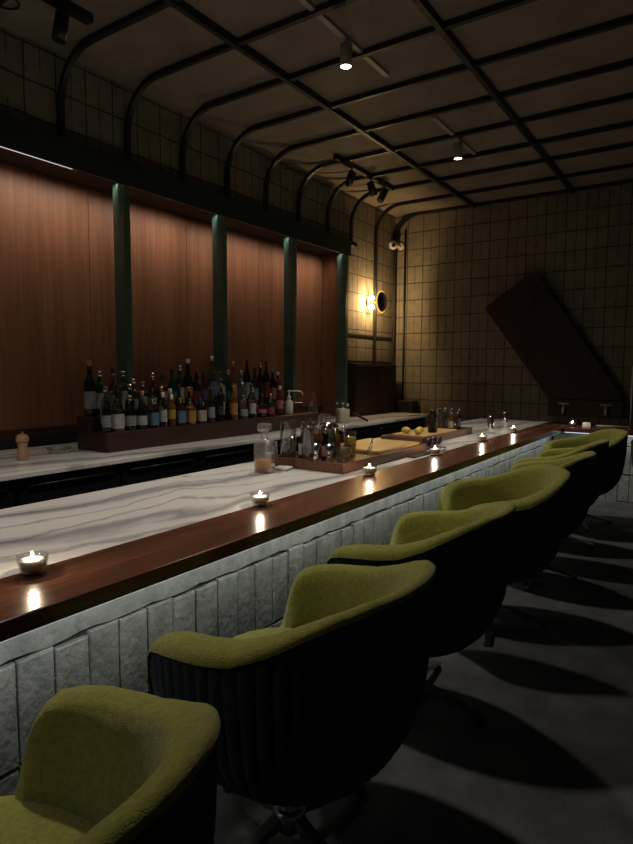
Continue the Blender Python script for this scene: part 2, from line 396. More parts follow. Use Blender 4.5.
# ------------------------------------------------------------------ back counter
XC = -3.08
YCE = 7.3
bt = MB().box(XP + .002, XC, -1.0, 6.155, .698, ZT - .001).box(XW, XC, 6.155, YCE, .698, ZT - .001).build('marble_counter', M['marble'], bevel=.003)
tag(bt, 'grey marble back counter under the bottle shelf along the panelled wall', 'worktop')
y = -1.0; i = 0
while y < YCE - .3:
    w = .68; y1 = min(y + w, YCE)
    vis = [(-1, 'out of the picture at the left')]
    u = thing('bar_fridge', (0, y, 0), '', 'fridge', 'black undercounter fridges behind the bar')
    u['label'] = ['black undercounter fridge hidden at the left end of the back counter', 'black undercounter fridge left of the picture under the back counter', 'black undercounter fridge further left under the back counter',
                  'black undercounter fridge behind the marble at the left picture edge', 'black undercounter fridge below the wooden pepper grinder', 'black undercounter fridge below the left end of the bottle shelf',
                  'black undercounter fridge below the middle bottles', 'black undercounter fridge behind the glass decanter', 'black undercounter fridge below the white pump bottle',
                  'black undercounter fridge below the cream container', 'black undercounter fridge behind the far tray', 'black undercounter fridge in front of the red cabinet', 'black undercounter fridge at the far end'][min(i, 12)]
    if y1 > .9:
        MB().box(XW + .05, XC - .06, .004, y1 - y - .004, .06, .696).box(XW + .08, XC - .10, .02, y1 - y - .02, 0, .06).build('carcass', M['black'], u)
        d = MB().box(XC - .058, XC - .030, .012, y1 - y - .012, .08, .685, .004).build('door', M['fridge'], u)
        MB().tube([(XC - .018, .06, .645), (XC - .018, y1 - y - .06, .645)], .007).build('handle', M['blackmetal'], d)
    else:
        C.objects.unlink(u)
    y = y1; i += 1

# ------------------------------------------------------------------ bottle shelf
YS0, YS1 = 2.49, 5.02
tag(MB().box(-3.55, -3.365, YS0, YS1, ZT, .862, .004).build('bottle_shelf', M['riser']), 'lower dark red timber bottle shelf at the front of the back counter', 'shelf')
tag(MB().box(-3.70, -3.552, YS0, YS1, ZT, .960, .004).build('bottle_shelf', M['riser']), 'higher dark red timber bottle shelf behind the lower one', 'shelf')

# bottles ---------------------------------------------------------------
GL = {'clear': glass('clear bottle glass', (.62, .64, .64), .08), 'green': mat('green bottle glass', (.008, .030, .014), .10), 'brown': mat('brown bottle glass', (.030, .012, .005), .10),
      'amber': glass('amber spirit glass', (.50, .24, .07), .08, .35, (.34, .15, .03)), 'dark': mat('near black bottle glass', (.006, .007, .009), .08), 'pink': glass('rosy red bottle glass', (.45, .10, .10), .08, .4, (.25, .04, .05)),
      'blue': glass('blue bottle glass', (.10, .22, .35), .08)}
LB = {k: noisy('label ' + k, tuple(x * .8 for x in c), tuple(x * .42 for x in c), (22, 22, 120), .7) for k, c in
      {'white': (.62, .60, .58), 'cream': (.55, .47, .33), 'blue': (.13, .24, .36), 'red': (.42, .05, .06), 'orange': (.55, .27, .08), 'yellow': (.60, .40, .06), 'grey': (.36, .38, .39), 'black': (.03, .03, .03), 'pink': (.50, .20, .25), 'green': (.06, .16, .08), 'purple': (.16, .06, .22)}.items()}
CP = {'black': M['black'], 'silver': M['chrome'], 'gold': M['brass'], 'white': M['white'], 'red': mat('red cap', (.3, .02, .02), .4), 'cork': M['grinderwood']}
def prof(kind, h, r):
    if kind == 'wine': return [(r * .9, 0), (r, .006), (r, h * .58), (r * .93, h * .64), (r * .62, h * .71), (r * .40, h * .76), (r * .36, h * .96), (r * .40, h * .965), (r * .40, h)]
    if kind == 'tall': return [(r * .92, 0), (r, .006), (r, h * .66), (r * .9, h * .71), (r * .55, h * .77), (r * .40, h * .82), (r * .36, h * .97), (r * .4, h * .975), (r * .4, h)]
    if kind == 'square': return [(r * .94, 0), (r, .006), (r, h * .66), (r * .94, h * .70), (r * .5, h * .745), (r * .40, h * .78), (r * .38, h)]
    if kind == 'squat': return [(r * .9, 0), (r, .008), (r * 1.02, h * .45), (r * .95, h * .58), (r * .6, h * .70), (r * .36, h * .76), (r * .34, h)]
    if kind == 'round': return [(r * .55, 0), (r * .9, h * .10), (r * 1.05, h * .30), (r * .95, h * .48), (r * .55, h * .62), (r * .33, h * .70), (r * .30, h)]
    if kind == 'taper': return [(r * .8, 0), (r * .84, .006), (r * 1.0, h * .60), (r * .9, h * .67), (r * .45, h * .75), (r * .36, h * .79), (r * .36, h)]
proto = {}
def bottle(kind, h, r, gl, lab, cap, loc, label, group, rz=0):
    key = (kind, round(h, 3), round(r, 3), gl, lab, cap)
    if key in proto:
        o = copy_tree(proto[key]); o.location = loc; o.rotation_euler = (0, 0, rz); tag(o, label, 'bottle', group); return o
    t = thing('bottle', loc, label, 'bottle', group, rz)
    sq = 6 if kind == 'square' else None
    P = prof(kind, h, r)
    MB().lathe(P, n=24 if sq else 18, sq=sq).build('glass_body', GL[gl], t)
    rl = {'wine': r, 'tall': r, 'square': r, 'squat': r * 1.02, 'round': r * 1.06, 'taper': r * .98}[kind] + .0012
    z0, z1 = {'wine': (.14, .46), 'tall': (.16, .52), 'square': (.10, .56), 'squat': (.14, .44), 'round': (.2, .38), 'taper': (.25, .55)}[kind]
    if lab: MB().lathe([(rl, h * z0), (rl, h * z1)], n=24 if sq else 18, sq=sq, capb=False, capt=False).build('label', LB[lab], t, fix=False)
    rn = r * .42
    MB().lathe([(rn, h - .028), (rn + .001, h - .026), (rn + .001, h + .008), (rn * .8, h + .010)], n=14).build('cap', CP[cap], t)
    proto[key] = t
    return t
# front row, left to right as in the photograph: kind, height, radius, glass, label, cap, words
front = [('wine', .25, .030, 'dark', 'grey', 'black', 'slim dark bottle at the left end of the front row'),
 ('square', .215, .040, 'clear', 'white', 'black', 'square bottle with a large white printed label, second in the front row'),
 ('squat', .235, .041, 'dark', 'grey', 'silver', 'round-shouldered dark bottle with a pale grey label, right of the white-labelled square bottle'),
 ('squat', .22, .040, 'dark', 'white', 'black', 'black squat bottle with a white fan-shaped label in the front row'),
 ('square', .20, .034, 'clear', 'blue', 'silver', 'clear bottle with a round blue label in the front row'),
 ('tall', .25, .030, 'clear', 'white', 'white', 'narrow bottle with a tall white label beside the blue-labelled one'),
 ('taper', .23, .032, 'amber', 'yellow', 'white', 'amber bottle with a yellow label in the front row'),
 ('square', .20, .036, 'brown', 'blue', 'gold', 'brown bottle with a small dull blue label right of the yellow-labelled one'),
 ('square', .19, .038, 'amber', 'orange', 'black', 'squat amber bottle with an orange label in the front row'),
 ('square', .19, .040, 'dark', 'cream', 'black', 'dark bottle with a wide cream grid label, front row'),
 ('wine', .27, .032, 'brown', 'grey', 'black', 'brown bottle with a dim grey label under the second column'),
 ('taper', .24, .033, 'dark', 'black', 'black', 'all black bottle near the middle of the front row'),
 ('tall', .28, .034, 'amber', 'orange', 'gold', 'tall golden bottle with a tan label in front of the third panel'),
 ('squat', .20, .036, 'clear', 'grey', 'silver', 'small clear bottle right of the tall golden bottle'),
 ('tall', .26, .032, 'clear', 'white', 'silver', 'clear bottle with a bright label below the middle joint'),
 ('round', .20, .040, 'brown', 'pink', 'black', 'round dark bottle with a pink label at the right of the front row'),
 ('squat', .20, .036, 'green', 'red', 'gold', 'green bottle with a thin red label at the right of the front row'),
 ('taper', .27, .032, 'pink', 'pink', 'white', 'rosy red bottle next to the white pump bottle')]
yy = 2.53
rng = random.Random(3)
pos = []
n = len(front)
fy = [2.525, 2.605, 2.715, 2.82, 2.925, 3.01, 3.095, 3.185, 3.285, 3.40, 3.52, 3.62, 3.80, 3.92, 4.04, 4.17, 4.30, 4.44]
for (k, h, r, g, l, c, w), y in zip(front, fy):
    bottle(k, h, r, g, l, c, (-3.412 + rng.uniform(-.006, .006), y, .862), w, 'bottles in the front row', rng.uniform(-.15, .15))
back = [('wine', .335, .038, 'dark', 'grey', 'cork'), ('tall', .27, .036, 'green', 'white', 'silver'), ('squat', .29, .040, 'clear', 'grey', 'black'), ('square', .27, .038, 'clear', 'cream', 'silver'),
 ('squat', .22, .042, 'clear', 'grey', 'silver'), ('taper', .20, .036, 'clear', 'grey', 'silver'), ('round', .26, .044, 'clear', 'white', 'gold'), ('square', .25, .038, 'clear', 'pink', 'black'),
 ('wine', .29, .036, 'green', 'green', 'black'), ('tall', .31, .035, 'green', 'cream', 'silver'), ('wine', .36, .038, 'dark', 'orange', 'white'), ('wine', .29, .037, 'dark', 'red', 'red'),
 ('taper', .26, .036, 'brown', 'purple', 'black'), ('tall', .385, .042, 'clear', 'blue', 'silver'), ('square', .30, .042, 'clear', 'white', 'black'), ('squat', .28, .038, 'green', 'green', 'silver'),
 ('tall', .35, .036, 'amber', 'cream', 'gold'), ('tall', .28, .035, 'clear', 'grey', 'silver'), ('tall', .36, .034, 'dark', 'white', 'black'), ('wine', .30, .035, 'brown', 'grey', 'black'),
 ('taper', .34, .034, 'dark', 'black', 'gold'), ('tall', .36, .033, 'brown', 'red', 'black'), ('wine', .30, .035, 'dark', 'pink', 'silver'), ('tall', .27, .034, 'pink', 'red', 'white')]
back = [(k, h * 1.13, r, g, l, c) for (k, h, r, g, l, c) in back]
by = [2.545, 2.64, 2.735, 2.83, 2.925, 3.015, 3.105, 3.205, 3.30, 3.385, 3.47, 3.565, 3.655, 3.75, 3.86, 3.955, 4.045, 4.14, 4.23, 4.32, 4.41, 4.50, 4.59, 4.69]
ords = ['first', 'second', 'third', 'fourth', 'fifth', 'sixth', 'seventh', 'eighth', 'ninth', 'tenth', 'eleventh', 'twelfth', 'thirteenth', 'fourteenth', 'fifteenth', 'sixteenth', 'seventeenth', 'eighteenth', 'nineteenth', 'twentieth', 'twenty-first', 'twenty-second', 'twenty-third', 'last']
for i, ((k, h, r, g, l, c), y) in enumerate(zip(back, by)):
    gw = {'dark': 'near-black', 'pink': 'rosy red'}.get(g, g)
    bottle(k, h, r, g, l, c, (-3.63 + rng.uniform(-.015, .015), y, .960), '%s %s bottle with a %s label, %s from the left on the upper step' % ('tall' if h > .3 else 'short', gw, l, ords[i]), 'bottles on the upper step', rng.uniform(-.2, .2))

mid = [('tall', .30, .034, 'clear', 'grey', 'silver'), ('taper', .27, .035, 'green', 'cream', 'black'), ('wine', .31, .034, 'dark', 'white', 'silver'), ('squat', .26, .037, 'clear', 'white', 'cork'), ('round', .27, .036, 'amber', 'cream', 'black'),
 ('tall', .29, .034, 'brown', 'white', 'gold'), ('square', .27, .034, 'clear', 'orange', 'white'), ('wine', .30, .034, 'green', 'red', 'black'), ('taper', .28, .034, 'dark', 'purple', 'gold'), ('tall', .32, .034, 'clear', 'white', 'black'),
 ('squat', .27, .037, 'amber', 'yellow', 'gold'), ('tall', .30, .033, 'brown', 'cream', 'silver'), ('wine', .29, .034, 'dark', 'grey', 'red'), ('tall', .31, .034, 'clear', 'pink', 'silver'), ('taper', .29, .034, 'green', 'white', 'black')]
my = [2.56, 2.655, 2.765, 2.87, 2.97, 3.055, 3.14, 3.235, 3.34, 3.46, 3.57, 3.71, 3.86, 3.98, 4.105]
for i, ((k, h, r, g, l, c), y) in enumerate(zip(mid, my)):
    gw = {'dark': 'near-black', 'pink': 'rosy red'}.get(g, g)
    bottle(k, h, r, g, l, c, (-3.496 + rng.uniform(-.004, .004), y + .02, .862), '%s bottle with a %s label, %s from the left in the middle row' % (gw, l, ords[i]), 'bottles in the middle row', rng.uniform(-.2, .2))

# ------------------------------------------------------------------ things on the back counter
t = thing('pepper_grinder', (-3.518, 1.992, ZT), 'turned beech pepper grinder on the back counter at the left', 'pepper grinder')
MB().lathe([(.030, 0), (.033, .004), (.033, .055), (.027, .07), (.027, .09), (.031, .10), (.031, .108)], n=20).build('body', M['grinderwood'], t)
MB().lathe([(.020, .108), (.034, .112), (.038, .125), (.036, .145), (.024, .158), (.010, .160)], n=20).build('head', M['grinderwood'], t)
MB().ball((0, 0, .168), .010).build('knob', M['chrome'], t)
t = thing('glass_dish', (-3.62, 2.30, ZT), 'low pressed-glass dish left of the bottle shelf', 'dish')
MB().lathe([(.045, 0), (.06, .004), (.078, .038), (.074, .038), (.056, .010), (.002, .008)], n=24, capt=False).build('bowl', M['glass'], t)
t = thing('pump_bottle', (-3.44, 4.62, .862), 'white pump bottle with a long hooked spout at the right end of the bottle shelf', 'bottle')
MB().lathe([(.036, 0), (.040, .006), (.040, .10), (.034, .125), (.018, .14), (.018, .150)], n=20).build('body', M['white'], t)
MB().lathe([(.020, .150), (.020, .170), (.010, .175), (.008, .215), (.014, .218), (.014, .232), (.008, .236)], n=16).build('pump_head', M['white'], t)
MB().tube([(0, .0, .225), (.02, .04, .226), (.045, .085, .226), (.062, .115, .218), (.070, .128, .200), (.071, .130, .180)], .006).build('spout', M['white'], t)
t = thing('stoppered_carafe', (-3.52, 5.16, ZT), 'clear glass carafe with a ball stopper right of the white pump bottle', 'carafe')
MB().lathe([(.042, 0), (.048, .006), (.050, .16), (.044, .205), (.022, .235), (.022, .275), (.028, .285)], n=22).build('body', M['glass'], t)
MB().ball((0, 0, .315), .026).build('stopper', M['glass'], t)
t = thing('utensil_crock', (-3.32, 5.42, ZT), 'square cream crock holding bar utensils at the right of the back counter', 'container')
MB().lathe([(.058, 0), (.062, .004), (.062, .150), (.058, .152), (.054, .150), (.054, .02), (.002, .018)], n=28, sq=7, capt=False, rz=R(-34)).build('crock', M['cream'], t)
for i, (dx, dy, lx, ly, hh) in enumerate([(-.02, -.015, -.05, -.03, .215), (.015, -.02, .045, .03, .205), (.0, .02, -.03, .06, .21), (.028, .022, .034, .050, .19)]):
    m_ = MB(); m_.tube([(dx, dy, .03), (lx, ly, hh)], .004); m_.ball((lx, ly, hh), .017, 12, 8, 1, 1, .8)
    o = m_.build('bar_spoon', M['chrome']); o.location = (-3.32, 5.42, ZT)
    tag(o, ['steel bar spoon leaning left in the cream crock', 'steel bar spoon leaning towards the bar in the cream crock', 'steel bar spoon at the back of the cream crock', 'steel bar spoon leaning right out of the cream crock'][i], 'utensil', 'utensils in the cream crock')
t = thing('wooden_muddler', (-3.22, 5.60, ZT), 'reddish wooden muddler leaning by the cream crock', 'muddler')
MB().tube([(.05, .10, .012), (-.035, -.075, .105)], [.012, .016]).build('shaft', M['redwood'], t)
def tumbler(loc, label, group, r=.034, h=.085, liquid=None, cat='glass'):
    t = thing('tumbler', loc, label, cat, group)
    MB().lathe([(r * .86, 0), (r * .9, .003), (r, h), (r - .002, h), (r * .86, .010), (.002, .009)], n=20, capt=False).build('glass_body', M['solidglass'], t)
    if liquid: MB().lathe([(r * .83, .011), (r * .89, h * liquid[1])], n=20).build('drink', liquid[0], t)
    return t
for i, (x, y) in enumerate([(-3.50, 5.32), (-3.42, 5.29), (-3.58, 5.27), (-3.50, 5.24)]):
    tumbler((x, y, ZT), ['small tumbler touching the cream crock, rearmost of four', 'small tumbler in front of the cream crock, nearest the bar', 'small tumbler against the wall behind the other tumblers', 'small tumbler at the left of the group beside the cream crock'][i], 'tumblers beside the cream crock', .033, .10)
# red cabinet and green box at the end
t = thing('red_cabinet', (0, 0, 0), 'tall dark red timber cabinet under the corner wall light', 'cabinet')
MB().box(XW + .001, -3.66, 6.25, 7.36, ZT, 1.375, .004).build('carcass', M['redwood'], t)
MB().box(-3.659, -3.645, 6.27, 6.80, ZT + .02, 1.355, .003).build('door', M['redwood'], t)
MB().box(-3.659, -3.645, 6.81, 7.34, ZT + .02, 1.355, .003).build('door', M['redwood'], t)
t = thing('equipment_box', (0, 0, 0), 'black-green equipment box standing against the back wall beside the red cabinet', 'box')
MB().box(-3.60, -3.39, 7.32, 7.52, .0, .885, .005).build('casing', mat('black green enamel', (.012, .022, .016), .5), t)
MB().box(-3.58, -3.41, 7.308, 7.319, .55, .86, .003).build('front_panel', M['black'], t)

# ------------------------------------------------------------------ things on the bar
# decanter
t = thing('decanter', (-2.05, 2.53, ZT), 'square glass decanter half full of whisky with a flat square stopper', 'decanter', rz=R(20))
MB().lathe([(.048, 0), (.050, .004), (.050, .160), (.046, .172), (.022, .180), (.016, .188), (.016, .205), (.022, .212)], n=32, sq=8).build('glass_body', M['cutglass'], t)
MB().lathe([(.0455, .012), (.0455, .068)], n=32, sq=8).build('whisky', M['amber'], t)
MB().lathe([(.012, .205), (.014, .222), (.028, .228), (.034, .234), (.034, .262), (.030, .268)], n=32, sq=7).build('stopper', M['cutglass'], t)
# glass with folded napkin
t = tumbler((-2.17, 2.74, ZT), 'tall clear tumbler with a white folded napkin, beside the decanter', None, .040, .14)
MB().box(-.022, .022, -.018, .020, .012, .075, .008).build('napkin', M['cloth'], t)
t = thing('cocktail_napkins', (-2.02, 2.66, ZT), 'small stack of white cocktail napkins between decanter and tray', 'napkins', rz=R(15))
MB().box(-.045, .045, -.045, .045, 0, .014, .003).build('stack', M['cloth'], t)

def tray(name, x0, x1, y0, y1, h, label):
    t = thing(name, ((x0 + x1) / 2, (y0 + y1) / 2, ZT), label, 'tray')
    w, l = (x1 - x0) / 2, (y1 - y0) / 2
    b = MB(); b.box(-w, w, -l, -l + .02, 0, h); b.box(-w, w, l - .02, l, 0, h); b.box(-w, -w + .02, -l + .02, l - .02, 0, h); b.box(w - .02, w, -l + .02, l - .02, 0, h)
    b.build('rim', M['traywood'], t, bevel=.003)
    MB().box(-w + .02, w - .02, -l + .02, l - .02, 0, h - .010).build('deck', M['traywood'], t)
    return t
T1 = (-2.15, -1.66, 2.72, 3.84)
tray('bar_tray', *T1, .055, 'long walnut bar tray nearest the camera, set with mixing glasses')
T2 = (-2.17, -1.82, 4.12, 5.22)
tray('bar_tray', *T2, .055, 'long walnut bar tray at the far end of the marble')
zt = ZT + .046
t = thing('cutting_board', (-1.90, 3.52, zt), 'pale maple cutting board lying on the near tray', 'cutting board')
MB().box(-.20, .20, -.29, .29, 0, .022, .004).build('board', M['palewood'], t)
t = thing('cutting_board', (-1.97, 4.56, zt), 'pale maple cutting board on the far tray under the dark fruit', 'cutting board')
MB().box(-.14, .14, -.36, .30, 0, .020, .004).build('board', M['palewood'], t)

def mixing_glass(loc, label, h=.15, r=.045, drink=None):
    t = thing('mixing_glass', loc, label, 'mixing glass', 'mixing glasses on the near tray')
    MB().lathe([(r * .9, 0), (r, .006), (r, h * .94), (r * 1.06, h), (r * 1.02, h), (r - .004, h * .92), (r - .004, .014), (.002, .012)], n=24, capt=False).build('glass_body', M['solidglass'], t)
    if drink: MB().lathe([(r - .006, .016), (r - .006, h * drink[1])], n=24).build('drink', drink[0], t)
    return t
def bitters(loc, label, group, h=.15, gl='brown', lab='white'):
    t = thing('bitters_bottle', loc, label, 'bottle', group)
    r = .021
    MB().lathe([(r * .9, 0), (r, .004), (r, h * .58), (r * .5, h * .72), (r * .4, h * .76), (r * .4, h * .9)], n=16).build('glass_body', GL[gl], t)
    MB().lathe([(r + .001, h * .12), (r + .001, h * .48)], n=16, capb=False, capt=False).build('label', LB[lab], t, fix=False)
    MB().lathe([(r * .5, h * .88), (r * .5, h * .95), (r * .2, h), (r * .12, h * 1.08)], n=12).build('dasher', M['chrome'], t)
    return t
mixing_glass((-2.09, 2.80, zt), 'cut glass mixing beaker at the left front of the near tray', 0.219, .048)
mixing_glass((-1.93, 2.79, zt), 'glass mixing beaker in the middle of the near tray front', 0.188, .045)
mixing_glass((-2.05, 2.95, zt), 'glass mixing beaker in the second row of the near tray', 0.206, .046)
for i, (x, y, h, gl, lab, w) in enumerate([(-2.01, 2.83, .150, 'brown', 'white', 'brown bitters bottle with a white label between the near tray beakers'), (-1.985, 2.90, .165, 'amber', 'cream', 'amber bitters bottle with a cream label on the near tray'),
        (-1.86, 2.85, .145, 'dark', 'pink', 'black bitters bottle with a pink label on the near tray'), (-1.95, 2.98, .17, 'brown', 'yellow', 'brown bitters bottle with a yellow label on the near tray'),
        (-1.87, 2.95, .16, 'clear', 'blue', 'clear bitters bottle with a blue label on the near tray'), (-1.90, 3.04, .155, 'amber', 'red', 'amber bitters bottle with a red label on the near tray')]):
    bitters((x, y, zt), w, 'bitters bottles on the near tray', h * 1.2, gl, lab)
for i, (x, y, h, r, w) in enumerate([(-1.80, 2.80, .095, .030, 'steel jigger at the front right of the near tray'), (-2.12, 2.89, .11, .028, 'steel jigger at the far left of the near tray')]):
    t = thing('jigger', (x, y, zt), w, 'jigger', 'jiggers on the near tray')
    MB().lathe([(r * .9, 0), (r * .35, h * .42), (r * .35, h * .48), (r, h), (r - .002, h), (r * .3, h * .5)], n=20, capt=False).build('cups', M['chrome'], t)
tumbler((-1.78, 2.93, zt), 'short glass of pale yellow juice on the near tray', 'juice glasses', .036, .085, (M['yellowjuice'], .8))
tumbler((-1.82, 3.06, zt), 'taller glass of yellow juice beside the pale board on the near tray', 'juice glasses', .040, .155, (M['yellowjuice'], .75))
tumbler((-1.725, 2.82, zt), 'empty cut tumbler at the front right corner of the near tray', None, .036, .085)
t = thing('strainer_jug', (-2.0, 3.10, zt), 'polished steel jug behind the glasses on the near tray', 'jug')
MB().lathe([(.050, 0), (.056, .006), (.056, .10), (.046, .15), (.052, .185), (.049, .185), (.042, .15), (.050, .10), (.050, .012), (.002, .010)], n=26, capt=False).build('body', M['chrome'], t)
MB().tube([(-.045, .03, .165), (-.085, .05, .16), (-.10, .055, .12), (-.085, .045, .07), (-.055, .03, .05)], .006).build('handle', M['chrome'], t)
t = thing('bar_tongs', (-1.74, 3.16, zt), 'steel bar tongs leaning up on the near tray', 'tongs')
MB().tube([(0, -.06, .006), (.0, .0, .05), (0, .035, .10)], .004).tube([(.012, -.06, .006), (.015, .0, .05), (0.002, .036, .10)], .004).build('arms', M['chrome'], t)
for x, y, h, w in ((-2.10, 3.03, .20, 'clear pour bottle with a steel spout at the left rear of the near tray'), (-1.93, 2.885, .19, 'amber pour bottle with a steel spout in the middle of the near tray'), (-1.83, 3.0, .18, 'clear pour bottle with a steel spout beside the juice glasses')):
    t = thing('pour_bottle', (x, y, zt), w, 'bottle', 'pour bottles on the near tray')
    MB().lathe([(.024, 0), (.027, .004), (.027, h * .60), (.012, h * .74), (.010, h * .86)], n=18).build('glass_body', M['solidglass'] if 'clear' in w else GL['amber'], t)
    MB().lathe([(.012, h * .85), (.012, h * .90), (.006, h * .92)], n=14).tube([(0, 0, h * .91), (.004, 0, h * 1.0), (.012, 0, h * 1.08)], .004).build('pour_spout', M['chrome'], t)
t = thing('jigger', (-1.86, 2.755, zt), 'steel jigger at the front edge of the near tray between beaker and tumbler', 'jigger', 'jiggers on the near tray')
MB().lathe([(.027, 0), (.011, .042), (.011, .048), (.030, .10), (.028, .10), (.010, .05)], n=20, capt=False).build('cups', M['chrome'], t)
# black mats on the marble
for i, (x, y, w, l, lab) in enumerate([(-1.70, 4.02, .07, .10, 'black rubber bar mat behind the candle beside the far tray'), (-1.62, 3.66, .028, .16, 'narrow black bar mat along the ledge by the near tray')]):
    o = MB().box(-w, w, -l, l, 0, .008, .002).build('bar_mat', M['rubber']); o.location = (x, y, ZT)
    tag(o, lab, 'mat', 'bar mats')
t = thing('folded_towel', (-1.72, 3.98 - .28, ZT), '', 'towel')
t.location = (-1.615, 3.93, ZT)
t['label'] = 'folded white bar towel on the marble between the two trays'
MB().box(-.035, .035, -.07, .07, 0, .014, .005).build('cloth', M['cloth'], t)
# far tray contents
for i, (x, y, r) in enumerate([(-1.775, 4.13, .034), (-1.775, 4.22, .036), (-1.77, 4.31, .033)]):
    t = thing('plum', (x, y, ZT), ['dark plum nearest the camera beside the far tray', 'dark plum in the middle of three beside the far tray', 'dark plum furthest from the camera beside the far tray'][i], 'fruit', 'dark plums by the far tray')
    MB().ball((0, 0, r * .95), r, 18, 12, 1, 1, .95).build('flesh', M['darkfruit'], t)
    MB().tube([(0, 0, r * 1.86), (.003, .002, r * 2.2)], .002).build('stem', M['rubber'], t)
for i, (x, y) in enumerate([(-2.03, 4.28), (-1.95, 4.36), (-1.92, 4.26)]):
    t = thing('lemon', (x, y, zt + .020), ['lemon at the left of the pale board on the far tray', 'lemon behind the other lemons on the far tray', 'lemon nearest the ledge on the pale board of the far tray'][i], 'fruit', 'lemons on the far tray', rz=i * 1.1)
    MB().lathe([(.003, -.040), (.008, -.036), (.020, -.024), (.027, 0), (.020, .024), (.008, .036), (.003, .040)], n=16).xf(Matrix.Translation((0, 0, .027)) @ Matrix.Rotation(PI / 2, 4, 'Y')).build('peel', M['lemon'], t)
t = thing('cocktail_shaker', (-1.90, 4.50, zt + .020), 'dark steel cocktail shaker standing on the far tray', 'shaker')
MB().lathe([(.036, 0), (.044, .10), (.044, .105)], n=20).build('tin', M['blackmetal'], t)
MB().lathe([(.0445, .105), (.038, .135), (.022, .155), (.022, .175), (.018, .180)], n=20).build('lid', M['blackmetal'], t)
fr = random.Random(8); k = 0
spots = []
for x in (-2.09, -2.0, -1.91):
    for y in (4.92, 5.01, 5.10): spots.append((x, y))
words = ['left', 'middle', 'right']; rows_ = ['front', 'second', 'rear']
for i, (x, y) in enumerate(spots):
    col = words[i // 3]; rw_ = rows_[i % 3]
    if i % 2 == 0:
        bitters((x, y, zt), '%s bitters bottle, %s of the %s row on the far tray' % (['amber', 'clear', 'brown'][i % 3], col, rw_), 'bitters bottles on the far tray', .17 + .012 * (i % 3), ['amber', 'clear', 'brown'][i % 3], ['white', 'cream', 'grey'][i % 3])
    else:
        tumbler((x, y, zt), 'cut glass tumbler, %s of the %s row on the far tray' % (col, rw_), 'tumblers on the far tray', .034, .15 + .02 * (i % 3))
# slim vases at the end of the marble
for i, (x, y) in enumerate([(-1.70, 5.36), (-1.77, 6.03)]):
    t = thing('metal_canister', (x, y, ZT), ['slim polished metal canister near the end of the marble', 'slim polished metal canister furthest away on the marble'][i], 'canister', 'slim metal canisters')
    MB().lathe([(.026, 0), (.030, .005), (.030, .145), (.022, .156), (.002, .158)], n=20, capt=False).build('body', M['chrome'], t)

# candles
cand = [(-1.527, .881, 'lit votive candle nearest the camera, by the left picture edge'), (-1.543, 1.874, 'lit votive candle on the ledge in front of the decanter'), (-1.530, 2.78, 'lit votive candle on the ledge in front of the near tray'),
        (-1.548, 3.712, 'lit votive candle on the ledge in front of the dark plums'), (-1.552, 4.683, 'lit votive candle on the ledge in front of the far tray'), (-1.552, 5.567, 'lit votive candle at the corner of the ledge by the metal canisters'), (-1.222, 6.52, 'lit votive candle on the far return of the bar')]
c0 = None
for (x, y, lab) in cand:
    if c0 is None:
        c0 = thing('votive_candle', (x, y, ZT), lab, 'candle', 'votive candles along the ledge')
        MB().lathe([(.024, 0), (.030, .003), (.036, .020), (.041, .052), (.0385, .052), (.034, .022), (.028, .012), (.002, .011)], n=26, capt=False).build('holder', M['thinglass'], c0)
        MB().lathe([(.026, .0125), (.0325, .021), (.0368, .041), (.002, .0415)], n=22, capt=False).build('wax', M['wax'], c0)
        MB().lathe([(.001, .044), (.0040, .048), (.0044, .051), (.0026, .057), (.0006, .063)], n=12).build('flame', M['flame'], c0)
        MB().tube([(0, 0, .040), (.0004, 0, .046)], .0008, 6).build('wick', M['rubber'], c0)
    else:
        c = copy_tree(c0); c.location = (x, y, ZT); c['label'] = lab
    L = bpy.data.lights.new('candle_glow', 'POINT'); L.energy = .75; L.color = (1, .78, .54); L.shadow_soft_size = .004
    o = bpy.data.objects.new('candle_glow', L); C.objects.link(o); o.location = (x, y, ZT + .072)
# things on the return
t = thing('place_card', (-1.10, 6.60, ZT), 'small white folded card on the far return of the bar', 'card')
MB().prism([(-.04, 0), (.04, 0), (.035, .045), (-.035, .045)], 'y', -.015, .015).build('card', M['white'], t)
t = thing('rolled_mat', (-.80, 6.62, ZT), 'rolled grey mat lying beside the white card on the return', 'mat')
MB().tube([(-.22, 0, .012), (.12, .03, .012)], .011).build('roll', M['lampgrey'], t)
t = thing('metal_post', (-.70, 6.62, ZT), 'slim pale metal post standing on the far return at the right picture edge', 'post')
MB().lathe([(.03, 0), (.03, .006), (.012, .010)], n=20).build('foot', M['chrome'], t)
MB().tube([(0, 0, .008), (-.008, 0, .62)], .007).build('stem', M['lampgrey'], t)

# ------------------------------------------------------------------ wall and ceiling fittings
t = thing('wall_light', (XW, 6.80, 2.16), 'glowing round wall light with a black front disc on the tiled corner', 'wall light')
rotx = Matrix.Rotation(PI / 2, 4, 'Y')
MB().lathe([(.055, 0), (.055, .02), (.02, .025), (.012, .03), (.012, .20)], n=24).xf(rotx).build('wall_plate', M['brass'], t)
MB().lathe([(.125, .205), (.122, .212), (.02, .222)], n=40).xf(rotx).build('front_disc', M['black'], t)
MB().lathe([(.138, .192), (.141, .197), (.138, .202), (.10, .202)], n=40).xf(rotx).build('added_halo_ring', M['ring'], t)  # added glowing ring, stands in for the lit wall seen past the disc
for z in (.06, -.06): MB().ball((.055, 0, z), .034, 16, 10).build('bulb', M['bulb'], t)
t = thing('security_camera', (-3.70, 7.50, 2.98), 'small white security camera high in the back corner', 'camera')
MB().lathe([(.045, 0), (.045, .02)], n=20).xf(Matrix.Translation((0, .036, 0)) @ Matrix.Rotation(PI / 2, 4, 'X')).build('mount', M['white'], t)
MB().tube([(0, .02, 0), (-.04, -.06, -.01)], .018).build('arm', M['white'], t)
